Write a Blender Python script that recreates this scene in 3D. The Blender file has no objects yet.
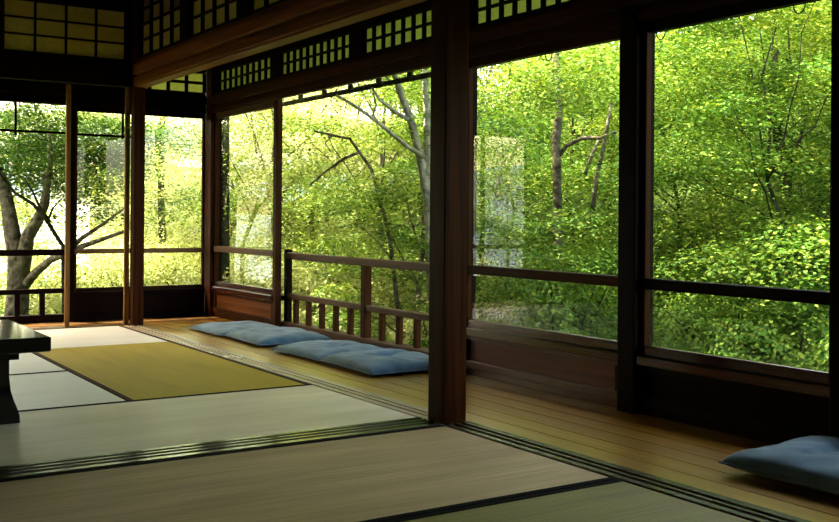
import bpy, bmesh, math, random
import numpy as np
from mathutils import Vector, Matrix
PI = math.pi
C = bpy.context.scene.collection
random.seed(7)

# ------------------------------------------------------------------ camera (pose solved from the photograph's lines)
W, H = 839, 522
F, YAW, ROLL, CY, CAMZ = 1029.36, 0.575241, 0.0080283, 216.5, 0.88
def cam_axes():
    fwd = Vector((math.sin(YAW), math.cos(YAW), 0)); right = Vector((math.cos(YAW), -math.sin(YAW), 0)); up = Vector((0, 0, 1))
    c, s = math.cos(ROLL), math.sin(ROLL)
    return right * c + up * s, up * c - right * s, fwd
RX, UP, FW = cam_axes()
cd = bpy.data.cameras.new('camera'); cam = bpy.data.objects.new('camera', cd); C.objects.link(cam)
M = Matrix((RX, UP, -FW)).transposed().to_4x4(); M.translation = (0, 0, CAMZ)
cam.matrix_world = M
cd.sensor_fit = 'HORIZONTAL'; cd.sensor_width = 36; cd.lens = 36 * F / W
cd.shift_y = (CY - H / 2) / W; cd.clip_start = 0.05; cd.clip_end = 300
bpy.context.scene.camera = cam
def far(px, py, d):
    """world point seen in the photograph at px, py, d metres ahead"""
    v = RX * ((px - W / 2) / F) + UP * (-(py - CY) / F) + FW
    return Vector((0, 0, CAMZ)) + v * d

# ------------------------------------------------------------------ materials
def new_mat(name):
    m = bpy.data.materials.new(name); m.use_nodes = True
    nt = m.node_tree; b = nt.nodes['Principled BSDF']
    return m, nt, b
def N(nt, t, **kw):
    n = nt.nodes.new(t)
    for k, v in kw.items(): setattr(n, k, v)
    return n
def ramp(nt, stops):
    r = N(nt, 'ShaderNodeValToRGB'); e = r.color_ramp.elements
    while len(e) < len(stops): e.new(0.5)
    for el, (p, c) in zip(e, stops): el.position = p; el.color = (*c, 1)
    return r
def wood(name, c0, c1, rough=0.45, axis='z', scale=1.0, spec=0.035, bump=0.15, coat=0.0):
    m, nt, b = new_mat(name)
    tc = N(nt, 'ShaderNodeTexCoord'); mp = N(nt, 'ShaderNodeMapping')
    sc = {'x': (1.2, 40, 40), 'y': (40, 1.2, 40), 'z': (40, 40, 1.2)}[axis]
    mp.inputs['Scale'].default_value = [s * scale for s in sc]
    nz = N(nt, 'ShaderNodeTexNoise'); nz.inputs['Scale'].default_value = 1.0; nz.inputs['Detail'].default_value = 6; nz.inputs['Roughness'].default_value = 0.65
    nt.links.new(tc.outputs['Object'], mp.inputs[0]); nt.links.new(mp.outputs[0], nz.inputs['Vector'])
    r = ramp(nt, [(0.3, c0), (0.72, c1)]); nt.links.new(nz.outputs['Fac'], r.inputs[0])
    nt.links.new(r.outputs[0], b.inputs['Base Color'])
    n2 = N(nt, 'ShaderNodeTexNoise'); n2.inputs['Scale'].default_value = 2.3; n2.inputs['Detail'].default_value = 3
    nt.links.new(tc.outputs['Object'], n2.inputs['Vector'])
    mr = N(nt, 'ShaderNodeMapRange'); mr.inputs[3].default_value = rough * 0.8; mr.inputs[4].default_value = rough * 1.25
    nt.links.new(n2.outputs['Fac'], mr.inputs[0]); nt.links.new(mr.outputs[0], b.inputs['Roughness'])
    b.inputs['Specular IOR Level'].default_value = spec
    b.inputs['Coat Weight'].default_value = coat; b.inputs['Coat Roughness'].default_value = 0.08
    bp = N(nt, 'ShaderNodeBump'); bp.inputs['Strength'].default_value = bump; bp.inputs['Distance'].default_value = 0.002
    nt.links.new(nz.outputs['Fac'], bp.inputs['Height']); nt.links.new(bp.outputs[0], b.inputs['Normal'])
    return m
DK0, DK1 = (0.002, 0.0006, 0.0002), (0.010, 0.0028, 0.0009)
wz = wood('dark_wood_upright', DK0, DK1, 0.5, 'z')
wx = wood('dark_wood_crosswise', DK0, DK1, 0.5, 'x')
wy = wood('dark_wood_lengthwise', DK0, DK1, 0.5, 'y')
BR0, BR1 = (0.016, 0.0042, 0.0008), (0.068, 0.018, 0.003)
bz = wood('brown_wood_upright', BR0, BR1, 0.42, 'z')
bx = wood('brown_wood_crosswise', BR0, BR1, 0.42, 'x')
by = wood('brown_wood_lengthwise', BR0, BR1, 0.42, 'y')
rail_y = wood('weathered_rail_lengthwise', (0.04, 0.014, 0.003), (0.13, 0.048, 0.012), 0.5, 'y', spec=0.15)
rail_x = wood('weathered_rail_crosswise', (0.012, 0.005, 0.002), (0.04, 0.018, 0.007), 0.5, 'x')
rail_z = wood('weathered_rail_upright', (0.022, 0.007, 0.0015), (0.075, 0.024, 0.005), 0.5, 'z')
pale_z = wood('pale_wood_upright', (0.14, 0.06, 0.014), (0.3, 0.15, 0.04), 0.45, 'z')
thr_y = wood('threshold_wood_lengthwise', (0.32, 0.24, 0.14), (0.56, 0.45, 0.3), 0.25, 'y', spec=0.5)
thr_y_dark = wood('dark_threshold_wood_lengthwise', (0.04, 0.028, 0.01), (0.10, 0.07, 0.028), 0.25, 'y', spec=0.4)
thr_x = wood('threshold_wood_crosswise', (0.1, 0.07, 0.03), (0.2, 0.14, 0.06), 0.2, 'x')
beam_y = wood('red_brown_beam', (0.10, 0.03, 0.007), (0.24, 0.078, 0.018), 0.4, 'y')
black_groove = wood('groove_wood', (0.008, 0.006, 0.003), (0.02, 0.014, 0.008), 0.5, 'y')

def boards(name, axis, width, c0, c1, rough):
    m, nt, b = new_mat(name)
    tc = N(nt, 'ShaderNodeTexCoord'); sp = N(nt, 'ShaderNodeSeparateXYZ'); nt.links.new(tc.outputs['Object'], sp.inputs[0])
    across = sp.outputs[0] if axis == 'y' else sp.outputs[1]
    dv = N(nt, 'ShaderNodeMath', operation='DIVIDE'); dv.inputs[1].default_value = width; nt.links.new(across, dv.inputs[0])
    fl = N(nt, 'ShaderNodeMath', operation='FLOOR'); nt.links.new(dv.outputs[0], fl.inputs[0])
    wn = N(nt, 'ShaderNodeTexWhiteNoise', noise_dimensions='1D'); nt.links.new(fl.outputs[0], wn.inputs['W'])
    mp = N(nt, 'ShaderNodeMapping'); mp.inputs['Scale'].default_value = (45, 1.3, 1) if axis == 'y' else (1.3, 45, 1)
    nt.links.new(tc.outputs['Object'], mp.inputs[0])
    ad = N(nt, 'ShaderNodeVectorMath', operation='ADD'); nt.links.new(mp.outputs[0], ad.inputs[0]); nt.links.new(wn.outputs['Color'], ad.inputs[1])
    nz = N(nt, 'ShaderNodeTexNoise'); nz.inputs['Scale'].default_value = 1; nz.inputs['Detail'].default_value = 5
    nt.links.new(ad.outputs[0], nz.inputs['Vector'])
    r = ramp(nt, [(0.3, c0), (0.75, c1)]); nt.links.new(nz.outputs['Fac'], r.inputs[0])
    mx = N(nt, 'ShaderNodeMixRGB', blend_type='MULTIPLY'); mx.inputs[0].default_value = 1
    vr = N(nt, 'ShaderNodeMapRange'); vr.inputs[3].default_value = 0.7; vr.inputs[4].default_value = 1.15; nt.links.new(wn.outputs['Value'], vr.inputs[0])
    nt.links.new(r.outputs[0], mx.inputs[1]); nt.links.new(vr.outputs[0], mx.inputs[2])
    nt.links.new(mx.outputs[0], b.inputs['Base Color'])
    b.inputs['Roughness'].default_value = rough; b.inputs['Specular IOR Level'].default_value = 0.8
    n2 = N(nt, 'ShaderNodeTexNoise'); n2.inputs['Scale'].default_value = 6
    mp2 = N(nt, 'ShaderNodeMapping'); mp2.inputs['Scale'].default_value = (3, .3, 1) if axis == 'y' else (.3, 3, 1)
    nt.links.new(tc.outputs['Object'], mp2.inputs[0]); nt.links.new(mp2.outputs[0], n2.inputs['Vector'])
    bp = N(nt, 'ShaderNodeBump'); bp.inputs['Strength'].default_value = 0.008; bp.inputs['Distance'].default_value = 0.002
    b.inputs['Coat Weight'].default_value = 0.9; b.inputs['Coat Roughness'].default_value = 0.2; b.inputs['Coat IOR'].default_value = 1.95; b.inputs['Coat Tint'].default_value = (1, 0.84, 0.42, 1)
    nt.links.new(n2.outputs['Fac'], bp.inputs['Height']); nt.links.new(bp.outputs[0], b.inputs['Normal'])
    return m
m_board_y = boards('polished_veranda_boards', 'y', 0.124, (0.36, 0.18, 0.014), (0.60, 0.33, 0.03), 0.32)
m_board_x = boards('polished_end_veranda_boards', 'x', 0.11, (0.16, 0.075, 0.025), (0.34, 0.17, 0.06), 0.4)

def tatami(name, c0, c1, ribs='x', rough=0.5, spec=0.5):
    """woven rush: fine ribs, broad streaks of uneven fading"""
    m, nt, b = new_mat(name)
    tc = N(nt, 'ShaderNodeTexCoord'); sp = N(nt, 'ShaderNodeSeparateXYZ'); nt.links.new(tc.outputs['Object'], sp.inputs[0])
    mp = N(nt, 'ShaderNodeMapping'); mp.inputs['Scale'].default_value = (2, 70, 1) if ribs == 'x' else (70, 2, 1)
    nt.links.new(tc.outputs['Object'], mp.inputs[0])
    nz = N(nt, 'ShaderNodeTexNoise'); nz.inputs['Scale'].default_value = 1; nz.inputs['Detail'].default_value = 4; nt.links.new(mp.outputs[0], nz.inputs['Vector'])
    mp2 = N(nt, 'ShaderNodeMapping'); mp2.inputs['Scale'].default_value = (1.1, 7, 1) if ribs == 'x' else (7, 1.1, 1)
    nt.links.new(tc.outputs['Object'], mp2.inputs[0])
    n2 = N(nt, 'ShaderNodeTexNoise'); n2.inputs['Scale'].default_value = 1; n2.inputs['Detail'].default_value = 5; nt.links.new(mp2.outputs[0], n2.inputs['Vector'])
    sm = N(nt, 'ShaderNodeMath', operation='ADD'); nt.links.new(nz.outputs['Fac'], sm.inputs[0]); nt.links.new(n2.outputs['Fac'], sm.inputs[1])
    hf = N(nt, 'ShaderNodeMath', operation='MULTIPLY'); hf.inputs[1].default_value = 0.5; nt.links.new(sm.outputs[0], hf.inputs[0])
    r = ramp(nt, [(0.33, c0), (0.66, c1)]); nt.links.new(hf.outputs[0], r.inputs[0]); nt.links.new(r.outputs[0], b.inputs['Base Color'])
    b.inputs['Roughness'].default_value = rough; b.inputs['Specular IOR Level'].default_value = spec
    wv = N(nt, 'ShaderNodeMath', operation='SINE'); ml = N(nt, 'ShaderNodeMath', operation='MULTIPLY'); ml.inputs[1].default_value = 2 * PI / 0.014
    nt.links.new(sp.outputs[1] if ribs == 'x' else sp.outputs[0], ml.inputs[0]); nt.links.new(ml.outputs[0], wv.inputs[0])
    bp = N(nt, 'ShaderNodeBump'); bp.inputs['Strength'].default_value = 0.35; bp.inputs['Distance'].default_value = 0.0015
    nt.links.new(wv.outputs[0], bp.inputs['Height']); nt.links.new(bp.outputs[0], b.inputs['Normal'])
    return m
m_tat = tatami('beige_rush', (0.56, 0.44, 0.27), (0.80, 0.655, 0.45), 'x', 0.40, 0.6)  # mats differ by weave sheen and glare, put into their base colours
m_tat_brown = tatami('dimmed_rush', (0.38, 0.245, 0.095), (0.66, 0.44, 0.20), 'x', 0.6, 0.3)  # same rush as the beige mats; dimmer near light put into its colour
m_tat_pale = tatami('glare_white_rush', (0.70, 0.64, 0.54), (0.82, 0.76, 0.66), 'x', 0.38, 0.6)  # grazing window glare on the far mats put into a whitish base
m_tat_olive = tatami('olive_rush', (0.36, 0.24, 0.003), (0.46, 0.315, 0.006), 'y', 0.62, 0.15)  # lack of weave sheen put into a darker base than its neighbours
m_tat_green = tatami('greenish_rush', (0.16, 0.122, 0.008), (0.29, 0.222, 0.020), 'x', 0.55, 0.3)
def plain(name, c, rough=0.6, spec=0.3, noise=0.0, nscale=30, bump=0.0):
    m, nt, b = new_mat(name)
    b.inputs['Roughness'].default_value = rough; b.inputs['Specular IOR Level'].default_value = spec
    tc = N(nt, 'ShaderNodeTexCoord'); nz = N(nt, 'ShaderNodeTexNoise'); nz.inputs['Scale'].default_value = nscale; nz.inputs['Detail'].default_value = 4
    nt.links.new(tc.outputs['Object'], nz.inputs['Vector'])
    k = 1 - noise; r = ramp(nt, [(0.3, tuple(x * k for x in c)), (0.7, tuple(min(1, x * (1 + noise)) for x in c))])
    nt.links.new(nz.outputs['Fac'], r.inputs[0]); nt.links.new(r.outputs[0], b.inputs['Base Color'])
    if bump:
        bp = N(nt, 'ShaderNodeBump'); bp.inputs['Strength'].default_value = bump; bp.inputs['Distance'].default_value = 0.05
        nt.links.new(nz.outputs['Fac'], bp.inputs['Height']); nt.links.new(bp.outputs[0], b.inputs['Normal'])
    return m
m_heri = plain('dark_border_cloth', (0.004, 0.0035, 0.0025), 0.85, 0.04, 0.3, 200)
m_heri_brown = plain('brown_border_cloth', (0.06, 0.033, 0.018), 0.85, 0.06, 0.3, 200)
m_plaster = plain('dark_plaster', (0.10, 0.085, 0.055), 0.9, 0.1, 0.12, 12)
m_eave = wood('weathered_eaves_wood', (0.16, 0.12, 0.075), (0.3, 0.23, 0.15), 0.7, 'x')
m_ceil = wood('ceiling_boards', (0.02, 0.01, 0.005), (0.06, 0.03, 0.014), 0.6, 'y')
m_iron = plain('dark_iron', (0.02, 0.018, 0.016), 0.5, 0.4, 0.2)
m_under = plain('under_floor', (0.03, 0.025, 0.02), 0.9, 0.1, 0.2)

def lacquer():
    m, nt, b = new_mat('black_lacquer')
    b.inputs['Base Color'].default_value = (0.004, 0.004, 0.004, 1); b.inputs['Roughness'].default_value = 0.09
    b.inputs['Specular IOR Level'].default_value = 0.6
    tc = N(nt, 'ShaderNodeTexCoord'); nz = N(nt, 'ShaderNodeTexNoise'); nz.inputs['Scale'].default_value = 9; nz.inputs['Detail'].default_value = 3
    nt.links.new(tc.outputs['Object'], nz.inputs['Vector'])
    bp = N(nt, 'ShaderNodeBump'); bp.inputs['Strength'].default_value = 0.05; bp.inputs['Distance'].default_value = 0.003
    nt.links.new(nz.outputs['Fac'], bp.inputs['Height']); nt.links.new(bp.outputs[0], b.inputs['Normal'])
    return m
m_lacq = lacquer()
def paper(name, c):
    m, nt, b = new_mat(name); out = nt.nodes['Material Output']
    tc = N(nt, 'ShaderNodeTexCoord'); nz = N(nt, 'ShaderNodeTexNoise'); nz.inputs['Scale'].default_value = 60; nz.inputs['Detail'].default_value = 6
    nt.links.new(tc.outputs['Object'], nz.inputs['Vector'])
    r = ramp(nt, [(0.3, tuple(x * 0.82 for x in c)), (0.7, c)]); nt.links.new(nz.outputs['Fac'], r.inputs[0])
    d = N(nt, 'ShaderNodeBsdfDiffuse'); t = N(nt, 'ShaderNodeBsdfTranslucent'); mx = N(nt, 'ShaderNodeMixShader'); mx.inputs[0].default_value = 0.85
    nt.links.new(r.outputs[0], d.inputs[0]); nt.links.new(r.outputs[0], t.inputs[0])
    nt.links.new(d.outputs[0], mx.inputs[1]); nt.links.new(t.outputs[0], mx.inputs[2]); nt.links.new(mx.outputs[0], out.inputs[0])
    return m
m_paper = paper('aged_shoji_paper', (0.95, 0.76, 0.43))
m_paper2 = paper('garden_lit_transom_paper', (0.60, 0.61, 0.27))  # green light of the foliage behind put into the paper colour
def glass():
    m, nt, b = new_mat('window_glass'); out = nt.nodes['Material Output']
    fr = N(nt, 'ShaderNodeFresnel'); fr.inputs['IOR'].default_value = 1.52
    tr = N(nt, 'ShaderNodeBsdfTransparent'); gl = N(nt, 'ShaderNodeBsdfGlossy'); gl.inputs['Roughness'].default_value = 0.0
    tr.inputs[0].default_value = (0.98, 0.99, 0.98, 1)
    geo = N(nt, 'ShaderNodeNewGeometry'); fr2 = N(nt, 'ShaderNodeMath', operation='MULTIPLY')
    inv = N(nt, 'ShaderNodeMath', operation='SUBTRACT'); inv.inputs[0].default_value = 1.0
    nt.links.new(geo.outputs['Backfacing'], inv.inputs[1])
    # the back faces of a pane meet the ray from inside the sheet: use the same two-sided reflectance on the front face only
    dbl = N(nt, 'ShaderNodeMath', operation='MULTIPLY'); dbl.inputs[1].default_value = 1.35
    nt.links.new(fr.outputs[0], dbl.inputs[0]); nt.links.new(dbl.outputs[0], fr2.inputs[0]); nt.links.new(inv.outputs[0], fr2.inputs[1])
    mx = N(nt, 'ShaderNodeMixShader'); nt.links.new(fr2.outputs[0], mx.inputs[0])
    nt.links.new(tr.outputs[0], mx.inputs[1]); nt.links.new(gl.outputs[0], mx.inputs[2]); nt.links.new(mx.outputs[0], out.inputs[0])
    return m
m_glass = glass()
def cloth():
    m, nt, b = new_mat('indigo_cotton')
    tc = N(nt, 'ShaderNodeTexCoord')
    nz = N(nt, 'ShaderNodeTexNoise'); nz.inputs['Scale'].default_value = 7; nz.inputs['Detail'].default_value = 6; nt.links.new(tc.outputs['Object'], nz.inputs['Vector'])
    r = ramp(nt, [(0.3, (0.065, 0.135, 0.185)), (0.7, (0.165, 0.27, 0.325))]); nt.links.new(nz.outputs['Fac'], r.inputs[0]); nt.links.new(r.outputs[0], b.inputs['Base Color'])
    b.inputs['Roughness'].default_value = 0.85; b.inputs['Specular IOR Level'].default_value = 0.15; b.inputs['Sheen Weight'].default_value = 0.25
    wv = N(nt, 'ShaderNodeTexNoise'); wv.inputs['Scale'].default_value = 320; nt.links.new(tc.outputs['Object'], wv.inputs['Vector'])
    bp = N(nt, 'ShaderNodeBump'); bp.inputs['Strength'].default_value = 0.2; bp.inputs['Distance'].default_value = 0.002
    nt.links.new(wv.outputs['Fac'], bp.inputs['Height']); nt.links.new(bp.outputs[0], b.inputs['Normal'])
    return m
m_cloth = cloth()
m_seam = plain('indigo_seam_cord', (0.16, 0.22, 0.34), 0.8, 0.15, 0.3, 150)
def leafmat(name, cols, trans=0.45, tmul=(1.5, 1.45, 0.8)):
    """living leaves: tint varies leaf by leaf, lighter towards tree tops (attribute), light passes through them"""
    m, nt, b = new_mat(name); out = nt.nodes['Material Output']
    at = N(nt, 'ShaderNodeAttribute'); at.attribute_name = 'tint'
    n = len(cols); r = ramp(nt, [(i / (n - 1), c) for i, c in enumerate(cols)]); nt.links.new(at.outputs['Fac'], r.inputs[0])
    b.inputs['Roughness'].default_value = 0.55; b.inputs['Specular IOR Level'].default_value = 0.12
    nt.links.new(r.outputs[0], b.inputs['Base Color'])
    t = N(nt, 'ShaderNodeBsdfTranslucent'); mu = N(nt, 'ShaderNodeMixRGB', blend_type='MULTIPLY'); mu.inputs[0].default_value = 1; mu.inputs[2].default_value = (*tmul, 1)
    nt.links.new(r.outputs[0], mu.inputs[1]); nt.links.new(mu.outputs[0], t.inputs[0])
    mx = N(nt, 'ShaderNodeMixShader'); mx.inputs[0].default_value = trans
    nt.links.new(b.outputs[0], mx.inputs[1]); nt.links.new(t.outputs[0], mx.inputs[2]); nt.links.new(mx.outputs[0], out.inputs[0])
    return m
m_leaf_y = leafmat('sunlit_maple_leaves', [(0.12, 0.185, 0.035), (0.28, 0.33, 0.085), (0.50, 0.52, 0.22)], 0.45, (1.2, 1.22, 1.0))  # lit copy of the maple leaves: sunlight put into paler, yellower tints
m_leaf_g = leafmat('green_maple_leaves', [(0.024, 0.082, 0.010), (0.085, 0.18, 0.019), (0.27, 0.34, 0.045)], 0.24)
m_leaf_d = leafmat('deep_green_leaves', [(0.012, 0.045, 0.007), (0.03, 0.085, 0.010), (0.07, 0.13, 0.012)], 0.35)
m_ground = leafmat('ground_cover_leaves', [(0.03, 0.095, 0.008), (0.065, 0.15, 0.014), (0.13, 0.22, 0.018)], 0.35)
m_bark = plain('grey_brown_bark', (0.115, 0.098, 0.068), 0.9, 0.05, 0.75, 14, 0.9)
m_bark_pale = plain('pale_grey_bark', (0.34, 0.31, 0.24), 0.9, 0.05, 0.55, 16, 0.8)
m_bark_dark = plain('dark_mossy_bark', (0.035, 0.035, 0.02), 0.9, 0.05, 0.6, 14, 0.8)
m_soil = plain('mossy_soil', (0.045, 0.075, 0.012), 0.95, 0.05, 0.4, 3)
m_house = plain('pale_house_wall', (0.66, 0.65, 0.66), 0.8, 0.2, 0.05, 2)
m_tile = plain('grey_roof_tiles', (0.4, 0.4, 0.43), 0.6, 0.3, 0.2, 5)
m_haze = plain('hazy_far_hillside', (0.19, 0.235, 0.28), 0.95, 0.05, 0.25, 0.15)  # aerial haze put into the bluish colour of the hills
m_stone = plain('sandy_stone', (0.5, 0.36, 0.2), 0.85, 0.2, 0.25, 4)

# ------------------------------------------------------------------ mesh helpers
class MB:
    def __init__(s): s.v = []; s.f = []; s.s = []
    def box(s, x0, x1, y0, y1, z0, z1):
        i = len(s.v)
        s.v += [(x, y, z) for z in (z0, z1) for y in (y0, y1) for x in (x0, x1)]
        s.f += [tuple(i + k for k in q) for q in ((0, 2, 3, 1), (4, 5, 7, 6), (0, 1, 5, 4), (2, 6, 7, 3), (0, 4, 6, 2), (1, 3, 7, 5))]
        return s
    def prism(s, poly, axis, a, b):
        """poly of 2-D points extruded along axis from a to b"""
        def p3(p, t): return {'x': (t, p[0], p[1]), 'y': (p[0], t, p[1]), 'z': (p[0], p[1], t)}[axis]
        i = len(s.v); n = len(poly)
        s.v += [p3(p, a) for p in poly] + [p3(p, b) for p in poly]
        s.f += [tuple(range(i, i + n)), tuple(range(i + 2 * n - 1, i + n - 1, -1))]
        s.f += [(i + k, i + (k + 1) % n, i + n + (k + 1) % n, i + n + k) for k in range(n)]
        return s
    def tube(s, pts, rad, n=8, closed=False):
        pts = [Vector(p) for p in pts]; i0 = len(s.v); m = len(pts)
        if not hasattr(rad, '__len__'): rad = [rad] * m
        ref = None
        for k, p in enumerate(pts):
            a = pts[(k - 1) % m] if (closed or k) else p; b = pts[(k + 1) % m] if (closed or k < m - 1) else p
            t = (b - a).normalized()
            if ref is None: ref = t.orthogonal().normalized()
            ref = (ref - t * ref.dot(t)).normalized(); q = t.cross(ref)
            for j in range(n):
                w = 2 * PI * j / n; s.v.append(tuple(p + (ref * math.cos(w) + q * math.sin(w)) * rad[k]))
        for k in range(m if closed else m - 1):
            for j in range(n):
                a = i0 + k * n + j; b = i0 + k * n + (j + 1) % n; o = ((k + 1) % m) * n + i0
                s.f.append((a, b, o + (j + 1) % n, o + j))
        if not closed:
            s.f.append(tuple(range(i0 + n - 1, i0 - 1, -1))); s.f.append(tuple(range(i0 + (m - 1) * n, i0 + m * n)))
        s.s.append((i0, len(s.v)))
        return s
    def build(s, name, mat, parent=None, bevel=0.0, smooth=False):
        me = bpy.data.meshes.new(name); me.from_pydata([tuple(p) for p in s.v], [], s.f); me.update()
        bm = bmesh.new(); bm.from_mesh(me); bmesh.ops.recalc_face_normals(bm, faces=bm.faces); bm.to_mesh(me); bm.free()
        if smooth: me.polygons.foreach_set('use_smooth', [True] * len(me.polygons))
        me.materials.append(mat)
        o = bpy.data.objects.new(name, me); C.objects.link(o)
        if parent: o.parent = parent
        if bevel:
            md = o.modifiers.new('edge', 'BEVEL'); md.width = bevel; md.segments = 2; md.limit_method = 'ANGLE'
        return o
def tag(o, label, cat, group=None, kind=None):
    o['label'] = label; o['category'] = cat
    if group: o['group'] = group
    if kind: o['kind'] = kind
    return o
def empty(name, label, cat, loc=(0, 0, 0), group=None, kind=None):
    o = bpy.data.objects.new(name, None); C.objects.link(o); o.location = loc
    return tag(o, label, cat, group, kind)
def shift(o, loc):
    """part built in world coordinates under an Empty that stands at loc"""
    o.matrix_parent_inverse = Matrix.Translation(-Vector(loc)); return o
def part(mb, name, mat, root, bevel=0.0, smooth=False):
    o = mb.build(name, mat, root, bevel, smooth); b = Vector(root.location)
    p = root.parent
    while p: b += p.location; p = p.parent
    o.matrix_parent_inverse = Matrix.Translation(-b); return o

# ------------------------------------------------------------------ the setting
XW = 3.344      # inner plane of the window wall on the right
YF = 8.56       # inner plane of the window wall at the far end
XB = 2.524      # face of the beam and lattice wall over the veranda threshold
XP = 2.455      # line of the partition posts / edge of the straw mats
KB = 1.763      # underside of the window head beam
S = 'structure'
f = MB()
ws = 0.124; x = 2.59
while x < 3.52:
    f.box(x, min(x + ws - 0.0065, 3.52), -2.9, 8.205, -0.03, 0.0); x += ws
y = 8.21
while y < 8.75:
    f.box(-3.4, 3.52, y, min(y + 0.11 - 0.003, 8.75), -0.03, 0.0); y += 0.11
fl = f.build('floor', m_board_y); tag(fl, 'polished brown plank floor of the veranda along the windows', 'floor', None, S)
fl.data.materials.append(m_board_x)
for p in fl.data.polygons:
    if p.center.y > 8.205: p.material_index = 1
o = MB().box(-3.6, 3.6, -3.1, 8.8, -0.16, -0.058).build('floor', m_under); tag(o, 'dark sub-floor under the straw mats and veranda planks', 'floor', None, S)
o = MB().box(-3.6, XP + 0.12, -3.1, 8.3, 2.75, 2.83).build('ceiling', m_ceil); tag(o, 'dark board ceiling over the matted room', 'ceiling', None, S)
o = MB().box(XP + 0.12, 3.6, -3.1, 8.8, 2.36, 2.42).box(-3.6, XP + 0.12, 8.3, 8.8, 2.36, 2.42).build('ceiling', m_ceil); tag(o, 'low dark ceiling over the veranda', 'ceiling', None, S)
o = MB().box(-3.6, -3.5, -3.1, 8.8, -0.06, 2.75).build('wall_left', m_plaster); tag(o, 'plain dark wall on the side away from the garden', 'wall', None, S)
o = MB().box(-3.6, 3.6, -3.2, -3.1, -0.06, 2.75).build('wall_back', m_plaster); tag(o, 'plain dark wall behind the viewer', 'wall', None, S)

def pillar(x0, x1, y0, y1, z1, label, mat=wz, name='pillar'):
    o = MB().box(x0, x1, y0, y1, 0, z1).build(name, mat, None, 0.006); tag(o, label, 'pillar', None, S); return o
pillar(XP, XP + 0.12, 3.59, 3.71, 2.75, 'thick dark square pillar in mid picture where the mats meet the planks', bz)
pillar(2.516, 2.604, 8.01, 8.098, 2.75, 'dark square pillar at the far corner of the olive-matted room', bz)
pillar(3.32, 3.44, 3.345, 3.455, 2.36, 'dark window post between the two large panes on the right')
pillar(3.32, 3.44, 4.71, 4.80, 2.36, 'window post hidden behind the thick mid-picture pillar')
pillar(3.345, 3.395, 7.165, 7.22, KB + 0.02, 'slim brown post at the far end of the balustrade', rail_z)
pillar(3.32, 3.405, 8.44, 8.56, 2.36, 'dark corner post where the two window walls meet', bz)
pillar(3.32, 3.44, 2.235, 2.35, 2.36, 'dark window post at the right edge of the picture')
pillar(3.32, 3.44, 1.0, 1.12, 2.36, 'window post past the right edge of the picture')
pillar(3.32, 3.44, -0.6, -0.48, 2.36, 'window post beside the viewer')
o = MB().box(3.332, 3.46, 8.5, 8.66, 0, 2.84).build('pillar', wz); tag(o, 'outer half of the corner post behind the window frames', 'pillar', None, S)
pillar(2.165, 2.205, 8.55, 8.6, KB + 0.02, 'thin dark upright beside the open far bay', wz)
pillar(2.042, 2.076, 8.19, 8.225, 1.885, 'thin light-edged upright standing at the mat edge', pale_z)
pillar(2.474, 2.513, 8.1, 8.125, 1.885, 'thin pale strip upright against the far pillar', pale_z)
pillar(0.98, 1.1, 8.5, 8.6, 2.36, 'far window post left of the picture')
pillar(-0.3, -0.18, 8.5, 8.6, 2.36, 'last far window post before the solid wall')
o = MB().box(-3.5, -0.3, 8.54, 8.6, -0.05, 2.36).build('wall_far', m_plaster); tag(o, 'solid end wall past the far windows', 'wall', None, S)
# partition heads
def trim(i, mb, mat, label, bevel=0.004):
    o = mb.build('trim_%d' % i, mat, None, bevel); tag(o, label, 'beam', None, S); return o
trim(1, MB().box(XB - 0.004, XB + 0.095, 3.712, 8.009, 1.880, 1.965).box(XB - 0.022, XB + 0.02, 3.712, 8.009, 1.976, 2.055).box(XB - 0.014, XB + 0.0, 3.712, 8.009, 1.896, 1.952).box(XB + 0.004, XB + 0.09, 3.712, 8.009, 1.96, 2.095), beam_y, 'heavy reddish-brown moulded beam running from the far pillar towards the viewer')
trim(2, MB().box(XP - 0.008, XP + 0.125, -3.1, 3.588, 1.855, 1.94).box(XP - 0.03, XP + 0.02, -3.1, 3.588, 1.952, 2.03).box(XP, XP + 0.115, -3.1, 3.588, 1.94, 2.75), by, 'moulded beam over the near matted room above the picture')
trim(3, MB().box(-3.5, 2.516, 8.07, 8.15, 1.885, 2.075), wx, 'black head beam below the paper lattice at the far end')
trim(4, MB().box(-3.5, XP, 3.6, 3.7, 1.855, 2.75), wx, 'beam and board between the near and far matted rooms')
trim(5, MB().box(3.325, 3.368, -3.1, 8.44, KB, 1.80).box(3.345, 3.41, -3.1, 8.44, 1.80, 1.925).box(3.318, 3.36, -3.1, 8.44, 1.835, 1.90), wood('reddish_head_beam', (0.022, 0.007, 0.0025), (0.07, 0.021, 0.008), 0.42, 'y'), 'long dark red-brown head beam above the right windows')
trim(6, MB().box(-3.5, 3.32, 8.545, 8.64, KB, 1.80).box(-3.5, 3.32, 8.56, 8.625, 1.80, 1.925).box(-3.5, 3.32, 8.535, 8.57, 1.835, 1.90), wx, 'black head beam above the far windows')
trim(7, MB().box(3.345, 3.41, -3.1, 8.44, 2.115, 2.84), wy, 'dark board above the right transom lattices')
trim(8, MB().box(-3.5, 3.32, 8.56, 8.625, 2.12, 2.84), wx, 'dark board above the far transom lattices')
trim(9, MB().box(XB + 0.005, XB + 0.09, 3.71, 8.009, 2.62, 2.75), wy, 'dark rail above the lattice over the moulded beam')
trim(10, MB().box(-3.5, 2.516, 8.08, 8.14, 2.5, 2.75).box(2.468, 2.516, 8.08, 8.14, 2.07, 2.5), wx, 'dark rail along the ceiling over the far paper lattice')
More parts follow.
